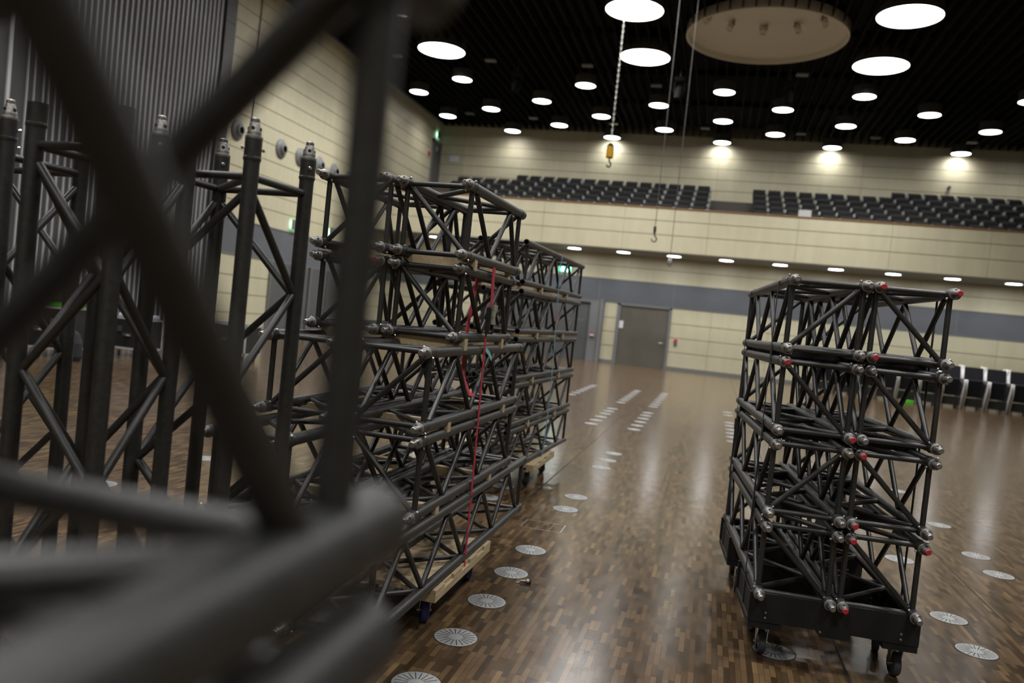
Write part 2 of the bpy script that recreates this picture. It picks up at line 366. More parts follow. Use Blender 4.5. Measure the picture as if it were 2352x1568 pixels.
def lamp(me, loc, label, group, rod):
    t = thing('ceiling_lamp', loc, label, 'lamp', group)
    link('housing', me[0], t); link('diffuser', me[1], t)
    r, p, sp = BEAM['big' if me is ME_BIG else 'small']; beam(t, r, p, .006, sp)
    MB().tube((0,0,rod), (0,0,11.15-loc[2]), .02).build('rod', 'lamphouse', t)
    return t
bigs = [(-10.3, 26.6, 'leftmost in the far row of big discs'), (-3.2, 26.85, 'left of the beige dish, far one of two'), (4.16, 27.2, 'right of the beige dish, far one of two'),
        (-10.2, 22.7, 'cut by the photo edge at the top left'), (-3.17, 22.9, 'left of the beige dish, near one of two'), (4.12, 23.2, 'right of the beige dish, near one of two')]
for x, y, w in bigs: lamp(ME_BIG, (x, y, 10.5), 'big round ceiling lamp, ' + w, 'big round ceiling lamps', .42)
for y in (18.8, 14.8, 10.8, 6.8, 2.8, -1.2, -5.2):  # lamps out of view, added to light the foreground and the partition
    for x in (-10.2, -3.2, 4.15):
        if (y in (18.8, 10.8, 2.8, -5.2) and (x, y) not in ((-10.2, 18.8), (-10.2, -5.2))): lamp(ME_BIG, (x, y, 10.5), 'added unseen round ceiling lamp lighting the camera side of the hall', 'added unseen ceiling lamps overhead', .42)
RX = [-12.85, -10.35, -7.77, -5.6, -3.05, -.57, 1.61, 4.15, 6.7, 9.3, 11.75]
RY = {37.5: 'row along the back wall', 35.6: 'second row from the back wall', 33.8: 'third row from the back wall', 31.8: 'fourth row from the back wall', 29.8: 'fifth row from the back wall'}
grid = {37.5: (1, 3, 5, 7, 9), 35.6: (0, 2, 4, 6, 8, 10), 33.8: (1, 3, 5, 7, 9), 31.8: (0, 2, 4, 6, 8), 29.8: (1, 3, 5, 7, 9)}
tweak = {(0, 35.6): -.8, (0, 31.8): -.7, (1, 33.8): -.5, (1, 29.8): -.6, (1, 37.5): -.4, (3, 29.8): -.3, (10, 35.6): .5}
for y, ks in grid.items():
    for n, k in enumerate(ks):
        lamp(ME_SM, (RX[k], y + tweak.get((k, y), 0), 10.3), 'small drum ceiling lamp, %s, %s from the left' % (RY[y], ORD[n]), 'small drum ceiling lamps', .36)
me_s = MB().lathe([(.27,0),(0,0)], n=32).mesh('lens', 'lampsof'); me_r = MB().lathe([(.30,0),(.30,-.02),(.265,-.02),(.265,0)], n=32).mesh('ring', 'trimgrey')
for n in range(13):
    x = -11.5 + 1.944*n
    t = thing('soffit_lamp', (x, 31.15, 4.418), 'round downlight under the balcony, %s from the left' % ORD[n], 'lamp', 'round downlights under the balcony')
    link('lens', me_s, t, (0,0,-.004)); link('ring', me_r, t); beam(t, *BEAM['soffit'][:2], -.022, BEAM['soffit'][2])

# big beige ceiling dish with five spotlights
t = thing('ceiling_dish', (.55, 25.25, 10.62), 'large round beige ceiling dish carrying five small spotlights', 'ceiling dish')
MB().lathe([(0,.24),(2.0,.24),(2.28,.16),(2.30,0),(2.36,0),(2.36,.30),(0,.32)], n=96).build('dish', 'disc', t)
for i in range(4):
    a = PI/4 + i*PI/2; MB().tube((1.2*math.cos(a), 1.2*math.sin(a), .3), (1.2*math.cos(a), 1.2*math.sin(a), .53), .015).build('rod', 'lamphouse', t)
for n, (x, y, z) in enumerate(((-1.148, 23.95, 0), (-.483, 24.47, 0), (.452, 24.78, 0), (1.383, 24.6, 0), (2.062, 24.1, 0))):
    s = thing('spotlight', (x, y, 10.86), 'small grey spotlight on the beige ceiling dish, %s from the left' % ORD[n], 'spotlight', 'spotlights on the ceiling dish')
    dx, dy = x-.55, y-25.25; s.rotation_euler = (0, 0, math.atan2(dy, dx)+PI/2)
    MB().box((-.09, -.06, -.03), (.09, .06, 0)).build('base', 'disc', s)
    y_ = MB(); y_.box((-.115, -.015, -.17), (-.105, .015, -.02)); y_.box((.105, -.015, -.17), (.115, .015, -.02)); y_.box((-.115, -.015, -.035), (.115, .015, -.025)); y_.build('yoke', 'iron', s)
    hd = MB(); hd.lathe([(0,-.12),(.085,-.12),(.10,-.02),(.10,.13),(.085,.13),(.08,.10),(0,.10)], (0,0,-.17), (0,-.5,-.86), 20); hd.build('head', 'disc', s)
# dark moving spotlights and small plates under the slats
for n, (x, y, z) in enumerate(((-7.84, 28, 9.86), (-2.05, 28, 9.80), (1.55, 28, 9.78))):
    s = thing('moving_spotlight', (x, y, z), 'black moving spotlight hanging under the dark ceiling, %s from the left' % ORD[n], 'spotlight', 'moving spotlights under the ceiling')
    MB().box((-.17, -.17, .28), (.17, .17, .42)).build('base', 'slat', s, .02)
    y_ = MB(); y_.box((-.19, -.05, -.10), (-.15, .05, .30)); y_.box((.15, -.05, -.10), (.19, .05, .30)); y_.build('yoke', 'slat', s, .01)
    MB().lathe([(0,-.26),(.12,-.26),(.145,-.1),(.14,.12),(.08,.2),(0,.2)], (0,0,-.06), (.1,.25,1), 24).build('head', 'slat', s)
    MB().tube((0,0,.42), (0,0,11.15-z), .02).build('rod', 'iron', s)
for n, (x, y) in enumerate(((-12.4, 27.5), (-8.84, 27.8), (-5.34, 28.1), (-3.06, 30.2), (1.94, 28.5), (-11.97, 35.3), (-9.03, 35.65), (-5.37, 36.06), (-1.335, 36.15), (2.7, 36.42), (5.73, 36.54), (9.45, 36.65))):
    o = MB().box((-.2, -.14, -.05), (.2, .14, .01)).build('ceiling_plate', 'trimgrey', None, .01, (x, y, ZC-.03))
    row, k = ('nearer', n) if n < 5 else ('farther', n-5)
    tag(o, 'small grey plate under the black ceiling slats, %s row, %s from the left' % (row, ORD[k]), 'ceiling plate', 'small ceiling plates')

# jet nozzles, exit signs, lamp and cable on the left wall
nz = MB(); nz.lathe([(0,.0),(.31,0),(.31,.03),(.27,.06),(.20,.09),(.15,.16),(.11,.17),(.105,.05),(0,.05)], (0,0,0), (1,0,0), 40, mis=[0]*6+[1,1]); ME_NZ = nz.mesh('air_nozzle', ['trimgrey','hole'])
for n, y in enumerate((20.77, 23.22, 24.46, 25.79, 26.95, 28.3)):
    tag(link('air_nozzle', ME_NZ, None, (XL+.03, y, 6.1)), 'round grey air nozzle on the beige left wall, %s from the striped partition' % ORD[n], 'air nozzle', 'air nozzles on the left wall')
def exit_sign(loc, rz, w, h, label, lit=True):
    t = thing('exit_sign', loc, label, 'exit sign', 'green exit signs', rz)       # faces local -y
    MB().box((-w/2-.015, 0, -h/2-.015), (w/2+.015, .05, h/2+.015)).build('housing', 'trimgrey', t)
    MB().box((-w/2, -.006, -h/2), (w/2, 0, h/2)).build('panel', 'exitg' if lit else 'exitgdim', t)
    s = h/2; b = MB()                                                             # door, arrow and running figure
    b.box((w*.12, -.010, -s*.8), (w*.42, -.006, s*.8)); b.box((-w*.08, -.010, -s*.10), (w*.06, -.006, s*.10))
    b.prism([(w*.02, -s*.35), (w*.10, 0), (w*.02, s*.35)], 'y', -.010, -.006)
    b.prism([(-w*.30, -s*.1), (-w*.20, -s*.1), (-w*.12, -s*.75), (-w*.18, -s*.75)], 'y', -.010, -.006); b.prism([(-w*.30, -s*.1), (-w*.20, -s*.1), (-w*.38, -s*.7), (-w*.44, -s*.65)], 'y', -.010, -.006)
    b.prism([(-w*.31, -s*.1), (-w*.20, -s*.1), (-w*.16, s*.4), (-w*.26, s*.4)], 'y', -.010, -.006); b.lathe([(0,0),(s*.17,0)], (-w*.19, -.010, s*.63), (0,-1,0), 12)
    b.build('pictogram', 'exitw' if lit else 'white', t)
exit_sign((XL+.09, 24.45, 3.80), -PI/2, .42, .30, 'green exit sign on the left wall above the grey doors, nearer one')
exit_sign((XL+.09, 27.15, 3.86), -PI/2, .30, .34, 'green exit sign on the left wall above the grey doors, farther one')
exit_sign((XL+.09, 37.22, 9.98), -PI/2, .34, .30, 'green exit sign above the balcony door in the far left corner')
exit_sign((-6.21, YB-.10, 3.66), 0, .50, .24, 'green exit sign over the wide dark gate, seen through the far truss stack')
exit_sign((XL+.10, 17.97, 3.24), -PI/2, .30, .34, 'unlit green exit sign on the striped dark partition', False)
t = MB().box((0, -.09, -.22), (.05, .09, .22)).build('wall_light', 'board', None, .01, (XL+.03, 25.06, 10.35)); tag(t, 'small pale upright box high on the beige left wall', 'wall box')
o = MB().tube((0,0,0), (0,0,4.6), .018).build('wall_conduit', 'cable', None, 0, (XL+.05, 21.43, 6.0)); tag(o, 'thin grey upright conduit on the beige left wall', 'conduit')

# hoists
t = thing('chain_hoist_hook', (-3.0, 20, 5.56), 'yellow hook block hanging on a steel chain', 'hoist')
MB().lathe([(0,.13),(.085,.13),(.095,.15),(.095,.42),(.075,.45),(0,.45)], n=20).build('block', 'yellow', t); MB().lathe([(.098,.42),(.078,.455),(.05,.49),(0,.49)], n=20).build('cap', 'slat', t)
MB().path([(0,0,.16),(0,0,.06),(.04,0,.01),(.05,0,-.05),(.02,0,-.10),(-.03,0,-.09),(-.05,0,-.04)], .021).build('hook', 'slat', t)
c = MB(); z = .50; k = 0
while z < 5.03:
    pts = []
    for j in range(12):
        a = 2*PI*j/12; q = (.020*math.cos(a), .045*math.sin(a)); pts.append((q[0], 0, z+q[1]) if k % 2 else (0, q[0], z+q[1]))
    c.path(pts, .0075, 5, 0, True); z += .068; k += 1
c.build('chain', 'chain', t)
t = thing('cable_hook', (-1.68, 20, 3.70), 'dark crane hook hanging on a thin steel cable in front of the balcony', 'hook')
MB().tube((0,0,.36), (0,0,6.93), .009, 8).build('cable', 'cable', t); b = MB(); b.tube((0,0,.22), (0,0,.36), .035, 14); b.tube((0,0,.16), (0,0,.22), .022, 12); b.build('swivel', 'iron', t, 0)
MB().path([(0,0,.17),(.015,0,.13),(.055,0,.09),(.065,0,.04),(.04,0,-.005),(-.01,0,-.015),(-.05,0,.015),(-.055,0,.06)], .016).build('hook', 'iron', t)
t = thing('cable_weight', (-1.235, 20, 3.15), 'small pale plug hanging on the thinner right-hand steel cable', 'cable end')
MB().tube((0,0,.20), (0,0,7.48), .008, 8).build('cable', 'cable', t); MB().lathe([(0,.04),(.03,.05),(.045,.10),(.04,.20),(.012,.23),(0,.23)], n=16).build('plug', 'white', t)
MB().path([(.035*math.cos(a), 0, .01+.045*math.sin(a)) for a in [2*PI*i/12 for i in range(12)]], .009, 6, 0, True).build('ring', 'iron', t)

# ------------------------------------------------------------------ balcony seats
b = MB()
pr = [(-.245, 0), (.245, 0), (.262, .20), (.25, .43), (-.25, .43), (-.262, .20)]
b.add([(x, -.02+.10*(z/.43), z) for x, z in pr] + [(x*.94, .06+.10*(z/.43), z) for x, z in pr], [tuple(range(6)), tuple(range(11,5,-1))] + [(i,i+6,(i+1)%6+6,(i+1)%6) for i in range(6)])
ME_SB = b.mesh('backrest', 'seat', .018)
ME_SS = MB().box((-.24, -.16, 0), (.24, -.03, .40)).mesh('seat', 'seat', .03)
b = MB(); b.box((.270, -.30, .22), (.336, .06, .35)); b.box((.278, -.16, -.42), (.328, .02, .20)); b.box((.27, -.20, -.42), (.335, .10, -.39))
ME_SF = b.mesh('armrest_frame', 'seatmetal', .008)
def seat(x, y, ztop, label, group):
    t = thing('auditorium_seat', (x, y, ztop-.92), label, 'seat', group)
    link('backrest', ME_SB, t, (0, 0, .49)); link('seat', ME_SS, t, (0, 0, .44)); link('armrest_frame', ME_SF, t, (0, 0, .42))
SP = .612
rows = ['front', 'second', 'third', 'fourth', 'fifth', 'sixth']
cnt = [15, 17, 18, 18, 14]
for i in range(5):
    for n in range(cnt[i]):
        seat(-1.06 - SP*n, TY[i], TZ[i], 'charcoal balcony seat, %s row, left block, %s from the stair aisle' % (rows[i], ORD[n]), 'balcony seats of the left block')
for i in range(6):
    for n in range(19):
        if i == 5 and n < 9: continue
        seat(1.20 + SP*n, TY[i], TZ[i] - .02, 'charcoal balcony seat, %s row, right block, %s from the stair aisle' % (rows[i], ORD[n]), 'balcony seats of the right block')
t = thing('lectern_panel', (2.69, 30.32, 6.09), 'plain grey panel standing on the balcony rail before the right seats', 'panel')
MB().box((-.22, -.02, 0), (.22, .03, .27)).build('panel', 'board', t, .006); MB().box((-.16, -.04, 0), (.16, .09, .02)).build('foot', 'trimgrey', t)

# ------------------------------------------------------------------ stacked chairs on the right
b = MB(); b.box((-.275, -.24, .40), (.275, .22, .455)); ME_CS = b.mesh('seat', 'navy', .02)
b = MB(); b.add([(x, y, z) for (y, z) in ((.20,.46),(.27,.86)) for x in (-.275,.275)] + [(x, y+.04, z) for (y, z) in ((.20,.46),(.27,.86)) for x in (-.275,.275)],
                [(0,1,3,2),(4,6,7,5),(0,2,6,4),(1,5,7,3),(2,3,7,6),(0,4,5,1)]); ME_CB = b.mesh('backrest', 'navy', .012)
b = MB(); b.path([(.305,.315,.90),(.305,.235,.46),(.305,.21,.42),(.305,-.22,.42),(.305,-.25,.40),(.305,-.27,.0)], .017, 8); b.path([(.305,.22,.43),(.305,.29,0)], .017, 8); ME_CFR = b.mesh('side_frame', 'chrome')
b = MB(); b.v = [(-x, y, z) for x, y, z in ME_CFR.vertices and [tuple(v.co) for v in ME_CFR.vertices]]; b.f = [list(p.vertices)[::-1] for p in ME_CFR.polygons]; b.m = [0]*len(b.f); b.sm = [True]*len(b.f); ME_CFL = b.mesh('side_frame', 'chrome')
cx = [3.75, 4.42, 5.10, 5.75, 6.41, 7.08, 7.76, 8.44, 9.12, 9.80, 10.5, 11.2]
for n, x, r, k in [(n, x, r, k) for r in (0, 1) for n, x in enumerate(cx) for k in range(8)]:
        t = thing('stacking_chair', (x + .2*r, 29.2 + .95*r - .03*k, .075*k), 'dark chrome-legged chair, %s from the floor, %s stack from the left, %s row' % (ORD[k], ORD[n], ('near', 'far')[r]), 'chair', 'stacked chairs by the back wall')
        link('seat', ME_CS, t); link('backrest', ME_CB, t); link('side_frame', ME_CFR, t); link('side_frame', ME_CFL, t)
ME_TC = MB().lathe([(0,-.015),(.042,-.015),(.042,.015),(0,.015)], (0,0,0), (1,0,0), 14).mesh('caster', 'trimgrey')
for n, x in enumerate(cx):                                                      # low black trolleys under the front stacks
    t = thing('chair_trolley', (x, 29.16, 0), 'low black trolley on casters under the %s chair stack from the left' % ORD[n], 'trolley', 'trolleys under the chair stacks')
    MB().box((-.26, -.20, .09), (.26, .18, .37)).build('tray', 'case', t)
    for sx in (-.22, .22):
        for sy in (-.15, .14): link('caster', ME_TC, t, (sx, sy, .042))
o = MB().box((-.18, -.05, 0), (.18, .05, .09)).build('green_bin', 'lime', None, .01, (6.42, 28.75, .0)); tag(o, 'low bright green box on the floor in front of the chair stacks', 'box')

# ------------------------------------------------------------------ floor inlays
b = MB(); b.lathe([(0,.0022),(.099,.0022),(.1005,.0008)], n=48); ME_VD = b.mesh('plate', 'vent')
b = MB()
for i in range(20):
    a = 2*PI*i/20; c, s = math.cos(a), math.sin(a); w = .0021
    P = lambda r, o: (r*c - o*s, r*s + o*c, .0026)
    b.add([P(.034,-w), P(.090,-w), P(.090,w), P(.034,w)], [(0,1,2,3)])
ME_VS = b.mesh('slots', 'hole')
ME_VR = MB().lathe([(.1005,.0016),(.1045,.0016)], n=48).mesh('rim', 'joint')
vcols = [(-.995, [2.986,3.491,4.009,4.526,5.040,6.307,6.812,8.41,8.92,9.457,12.0,12.537,13.071,13.625,14.155,14.66,15.984,16.506,17.08,17.621,18.15,18.68,19.21,19.737], "the row along the aisle's left"),
         (-1.645, [2.907,3.44,4.987,6.28,6.782,12.011,12.531,13.084,13.623,14.10,14.60,16.02,16.55,17.02,17.55,18.06,18.57,19.08,19.58], 'the row under the strapped truss stacks'),
         (-2.72, [2.791,6.19,16.42,16.98,17.518,18.03,18.55,19.07,19.58], 'the row left of the truss stacks'),
         (-4.10, [4.796,6.04], 'the row behind the upright trusses'),
         (.452, [4.089,12.121,12.661,13.16,13.666,14.25,14.767,16.175,16.80], 'the row just left of the wheeled stack'),
         (1.512, [4.646,5.158,6.433], 'the row right of the wheeled stack'),
         (2.18, [6.45,6.965,8.025,9.681], 'the far right row')]
for x, ysv, w in vcols:
    for n, y in enumerate(ysv):
        t = thing('floor_vent', (x, y, 0), 'round floor vent, %s from the camera in %s' % (ORD[n] if n < 23 else 'twenty-fourth', w), 'floor vent', 'round floor vents')
        t.rotation_euler = (0, 0, random.uniform(0, .3)); link('plate', ME_VD, t); link('slots', ME_VS, t); link('rim', ME_VR, t)
b = MB()
for x0, y0, x1, y1 in ((-.005,0,.005,.22), (.285,0,.295,.22), (0,-.004,.29,.004), (0,.216,.29,.224), (.205,0,.208,.22)): b.box((x0,y0,-.004), (x1,y1,.0015))
tag(b.build('floor_box_frame', 'brass', None, 0, (-1.19, 5.57, 0)), 'thin metal outline of a rectangular floor box in the parquet', 'floor box')
t = thing('loose_coupling_pin', (-.875, 4.385, .014), 'small loose metal pin with a dark end lying on the parquet', 'pin'); t.rotation_euler = (0, 0, .35)
MB().lathe([(0,-.03),(.006,-.028),(.009,.0),(.0125,.004),(.013,.02),(0,.02)], (0,0,0), (1,0,0), 14).build('pin', 'alu', t); MB().lathe([(.0138,.02),(.0138,.03),(0,.03)], (0,0,0), (1,0,0), 14).build('dark_end', 'hole', t)
MB().path([(-.028,0,-.002),(-.04,.006,-.009),(-.05,.002,-.011),(-.04,-.004,-.011)], .0025, 6).build('clip', 'steel', t)

# ------------------------------------------------------------------ box trusses
_cache = {}
def me_brace():
    if 'b' not in _cache: _cache['b'] = MB().lathe([(R_BR,0),(R_BR,1)], n=14).mesh('brace', 'truss')
    return _cache['b']
def me_chord(L, f, k):
    key = ('c', round(L,3), f, k)
    if key not in _cache:
        b = MB(); ri = .0195; R = R_CH; c = .0275
        # open ends show the bore; socket sleeves where a coupler sits or is received
        prof = []
        prof += [(0,.12),(ri,.12),(ri,0)] if f == 'open' else [(.006,.0)]
        prof += [(R,0)] if f == 'open' else [(.0262,0),(.0262,.055),(c,.057),(c,.064),(.0252,.067)]
        prof += [(R,.075)] if f != 'open' else []
        back = [(R,L)] if k == 'open' else [(R,L-.075),(.0252,L-.067),(c,L-.064),(c,L-.057),(.0262,L-.055),(.0262,L)]
        prof += back + ([(ri,L),(ri,L-.12),(0,L-.12)] if k == 'open' else [(.006,L)])
        b.lathe(prof, (0,0,0), (0,1,0), 24); _cache[key] = b.mesh('chord', 'truss')
    return _cache[key]
def me_coupler(red):
    key = ('k', red)
    if key not in _cache:
        b = MB()
        b.lathe([(.0265,0),(.0265,.007),(.0225,.009),(.0215,.020),(.0150,.046),(.0135,.049),(.0135,.060),(.0105,.064),(0,.064)], (0,0,0), (0,-1,0), 24, mis=[0]*5+([0,1,1] if red else [0,0,0]))
        b.tube((-.0205,-.030,0), (.0205,-.030,0), .006, 10, 2); b.tube((0,-.030,-.0205), (0,-.030,.0205), .006, 10, 2)
        _cache[key] = b.mesh('coupler', ['alu','red','hole'])
    return _cache[key]
def me_pin():
    if 'p' not in _cache:
        b = MB(); b.lathe([(0,.036),(.004,.036),(.0062,.033),(.0062,.030),(.004,.029),(.004,.02),(0,.02)], (0,.030,0), (.7,0,.7), 10); b.lathe([(0,.036),(.004,.036),(.0062,.033),(.0062,.030),(.004,.029),(.004,.02),(0,.02)], (0,.030,0), (-.7,0,-.7), 10)
        _cache['p'] = b.mesh('locking_pin', 'steel')
    return _cache['p']
def put_brace(p, q, parent):
    p, q = Vector(p), Vector(q); d = q - p; o = link('brace', me_brace(), parent, p)
    o.rotation_mode = 'QUATERNION'; o.rotation_quaternion = Vector((0,0,1)).rotation_difference(d); o.scale = (1, 1, d.length)
    return o
def truss(loc, yaw, L, label, group, W=.315, H=.318, front='open', back='open', diag_f='/', diag_b='/', ph=(0,0,0,0), reds=(), upright=False, start=.12, half=.288, end=.055):
    """local frame: chords along +y, left chord at x=0, bottom chords at z=0; ph gives each face's zigzag phase: left, right, bottom, top"""
    t = thing('box_truss', loc, label, 'truss', group, yaw)
    if upright: t.rotation_euler = (PI/2, 0, yaw)
    for i, (x, z) in enumerate(((0,0),(W,0),(0,H),(W,H))):
        c = link('chord', me_chord(L, front, back), t, (x, 0, z))
        for endn, kind in ((0, front), (1, back)):
            if kind == 'male':
                k = link('coupler', me_coupler(i in reds and endn == 0), c, (0, 0 if endn == 0 else L, 0))
                p = link('locking_pin', me_pin(), c, (0, .0 if endn == 0 else L-.06, 0))
                k.rotation_euler = (0, random.uniform(0, 1.5), 0 if endn == 0 else PI); p.rotation_euler = (0, random.choice((0, PI/2)), 0)
                if endn: k.rotation_euler = (0, 0, PI)
    y0, y1 = end, L-end
    ys_ = [start]
    while ys_[-1] + half < L - .10: ys_.append(ys_[-1]+half)
    if L - .07 - ys_[-1] > .12: ys_.append(L-.07)
    g = R_CH*.8
    for x, p in ((0, ph[0]), (W, ph[1])):                                    # left and right faces
        for y in (y0, y1): put_brace((x, y, g), (x, y, H-g), t)
        for j in range(len(ys_)-1):
            za, zb = (g, H-g) if (j+p) % 2 == 0 else (H-g, g); put_brace((x, ys_[j], za), (x, ys_[j+1], zb), t)
    for z, p in ((0, ph[2]), (H, ph[3])):                                    # bottom and top faces
        for y in (y0, y1): put_brace((g, y, z), (W-g, y, z), t)
        for j in range(len(ys_)-1):
            xa, xb = (g, W-g) if (j+p) % 2 == 0 else (W-g, g); put_brace((xa, ys_[j], z), (xb, ys_[j+1], z), t)
    for y, d in ((y0, diag_f), (y1, diag_b)):
        if d == '/': put_brace((g*.7, y, g*.7), (W-g*.7, y, H-g*.7), t)
        elif d == '\\': put_brace((g*.7, y, H-g*.7), (W-g*.7, y, g*.7), t)
    return t

def spacer(y, zc, xs, material, label, group, org, yaw, over=.028, thick=.034, ends=None):
    """notched plank across a pair of trusses: the chords lie in its round notches"""
    hh, d, rr = .028, .0325, .0258
    x0, x1 = xs[0]-over, xs[-1]+over
    top = []
    for x in xs:
        a0 = math.acos((d-hh)/rr)
        for i in range(9):
            a = -a0 + 2*a0*i/8; top.append((x + rr*math.sin(a), d - rr*math.cos(a)))
    top = [(x0, hh)] + top + [(x1, hh)]
    poly = top + [(x, -z) for x, z in reversed(top)]
    t = MB().prism(poly, 'y', -thick/2, thick/2).build('wooden_spacer', material)
    v = Matrix.Rotation(yaw, 3, 'Z') @ Vector((0, y, 0)); t.location = (org[0]+v.x, org[1]+v.y, zc); t.rotation_euler = (0, 0, yaw)
    tag(t, label, 'spacer', group); return t

# --- right stack on the two black dollies
RYAW = .0780; RO = (.336, 3.875)
def rpt(x, y): v = Matrix.Rotation(RYAW, 3, 'Z') @ Vector((x, y, 0)); return RO[0]+v.x, RO[1]+v.y
LAY = ['topmost', 'second', 'third', 'bottom']
RZ = [1.483, 1.1025, .7165, .331]
diags = [('/', '\\'), ('\\', '\\'), ('/', '\\'), ('\\', '\\')]
reds_r = [((), (1, 2, 3)), ((2, 1), ()), ((1,), (2,)), ((), (0, 2, 3))]
reds_r[0] = ((), (0, 2, 3)); reds_r[2] = ((), (0, 2)); reds_r[3] = ((), (0, 2, 3))
for i in range(4):
    for j in (0, 1):
        x, y = rpt(.370*j, 0)
        ph = ((1, 1, 0, 1), (0, 0, 1, 0), (1, 1, 1, 1), (0, 0, 0, 1))[i]
        truss((x, y, RZ[i]), RYAW, 1.575, 'black box truss in the wheeled right stack, %s layer, %s one' % (LAY[i], ('left', 'right')[j]),
              'trusses in the wheeled stack', front='male', back='open', diag_f=diags[i][j], ph=ph, reds=reds_r[i][j])
xs4 = [0, .315, .370, .685]
for i in range(3):
    zc = (RZ[i] + RZ[i+1] + .318)/2
    for y, w in ((.33, 'front'), (1.36, 'rear')):
        spacer(y, zc, xs4, 'blackwood', 'black notched plank under the %s layer of the wheeled right stack, %s one' % (LAY[i], w), 'black planks in the wheeled stack', RO, RYAW, over=.02)
def caster(parent, x, y, h, r, tyre, face=0., width=.032):
    c = link('caster', MB().box((-.045, -.05, h-.008), (.045, .05, h)).mesh('caster', 'steel'), parent, (x, y, 0)); c.rotation_euler = (0, 0, face)
    f = MB(); s = width/2+.006
    for sx in (-1, 1): f.prism([(-.035, h-.01), (.03, h-.01), (.012, r-.012), (-.008, r-.012)], 'x', sx*s, sx*(s+.004))
    f.tube((-s-.012, .0, r), (s+.012, .0, r), .006, 10); f.box((-s-.004, -.035, h-.016), (s+.004, .03, h-.008)); f.build('fork', 'steel', c)
    MB().lathe([(r*.62,-width/2),(r*.93,-width/2),(r,-width/2+.006),(r,width/2-.006),(r*.93,width/2),(r*.62,width/2)], (0,0,r), (1,0,0), 32).build('tyre', tyre, c)
    MB().lathe([(0,-width/2+.004),(r*.63,-width/2+.004),(r*.63,width/2-.004),(0,width/2-.004)], (0,0,r), (1,0,0), 24).build('hub', 'steel', c)
def dolly(y0, label):
    x, y = rpt(.3425, y0); t = thing('truss_dolly', (x, y, 0), label, 'dolly', 'black dollies under the right stack', RYAW)
    hw = .378; zt = .306
    for yy, nm in ((0, 'front_board'), (.50, 'rear_board')):
        poly = [(-hw, zt+.024), (-hw, .192), (-.075, .197), (-.050, .168), (.085, .168), (.085, .197), (hw, .192), (hw, zt+.024)]
        MB().prism(poly, 'y', yy-.0105, yy+.0105).build('cross_board', 'blackwood', t)
        s = MB()
        for sx in (-.30, .30):
            for z in (.215, .24): s.lathe([(0,.002),(.005,.0015),(.006,0)], (sx, yy-.0105, z), (0,-1,0), 10)
        for sx in (-.05, .09): s.lathe([(0,.002),(.005,.0015),(.006,0)], (sx, yy-.0105, .19), (0,-1,0), 10)
        s.build('screws', 'alu', t)
    for sx in (-1, 1):
        MB().box((sx*.30-.075, -.0105, .163), (sx*.30+.075, .51, .190)).build('wheel_board', 'blackwood', t)
        MB().box((sx*.355-.011, .011, .190), (sx*.355+.011, .489, .30)).build('side_board', 'blackwood', t)
    for sx in (-.285, .325):
        for yy in (.12, .42): caster(t, sx, yy, .163, .057, 'rubber', random.uniform(-.25, .25))
    return t
dolly(.035, 'black plywood dolly on four casters under the front of the right stack')
dolly(1.03, 'black plywood dolly on four casters under the rear of the right stack')
def lash(y, label):
    x, y_ = rpt(0, y); t = thing('lashing_strap', (x, y_, 0), label, 'strap', 'black straps on the right stack', RYAW)
    a, c, zt = -.0275, .7125, 1.483+.318+.0265
    MB().ribbon([(a,0,.16), (a,0,zt-.02), (a+.02,0,zt), (c-.02,0,zt), (c,0,zt-.02), (c,0,.16)], .025, .002, (0,1,0)).build('webbing', 'webblack', t)
    b = MB(); b.box((-.036, -.02, .93), (-.029, .02, 1.0)); b.build('buckle', 'iron', t)
    MB().ribbon([(-.031,.0,.95), (-.033,-.01,.80), (-.032,.0,.62)], .025, .002, (0,1,0)).build('loose_tail', 'webblack', t)
lash(.30, 'black strap round the wheeled truss stack, nearer one')
lash(1.40, 'black strap round the wheeled truss stack, farther one')

# --- strapped stack on the left (pair columns, five layers), spacers, pallet, strap
AZ = [1.754, 1.372, .990, .612, .230]; AH = .32; AW = .322
LA = ['topmost', 'second', 'third', 'fourth', 'bottom']
GA = 'trusses in the red-strapped stack'
AX = -1.150 - AW; AXL = AX - .065 - AW
specA = [  # (x of left chord, front y, length, yaw), left truss then right truss
    ((AXL+.005, 3.44, .93, -.03), (AX, 3.49, .93, -.03)),
    ((AXL+.005, 3.45, .93, -.02), (AX-.012, 3.51, .93, -.02)),
    ((AXL-.02, 3.12, 1.65, 0), (AX+.003, 3.13, 1.65, 0)),
    ((AXL-.0, 2.72, 2.0, 0), (AX+.004, 3.125, 1.65, 0)),
    ((AXL-.0, 2.72, 2.48, 0), (AX+.012, 2.72, 2.48, 0))]
dA = [('/', '\\'), ('/', '\\'), ('/', '/'), ('/', '\\'), ('/', '/')]
phA = [((1,1,0,1), (1,1,0,1)), ((1,1,0,1), (1,1,0,1)), ((0,0,1,0), (0,0,1,0)), ((1,0,0,1), (1,1,0,1)), ((0,0,1,0), (0,0,1,0))]
for i in range(5):
    for j in (0, 1):
        x, y, L, yw = specA[i][j]
        truss((x, y, AZ[i]), yw, L, 'black box truss in the red-strapped left stack, %s layer, %s one' % (LA[i], ('left', 'right')[j]), GA,
              W=AW, H=AH, front='male', back='female' if i else 'female', diag_f=dA[i][j], ph=phA[i][j], reds=(3,) if (i, j) == (1, 0) else (), start=.055 if i == 4 else .12)
xsA = [AXL, AXL+AW, AX, AX+AW]
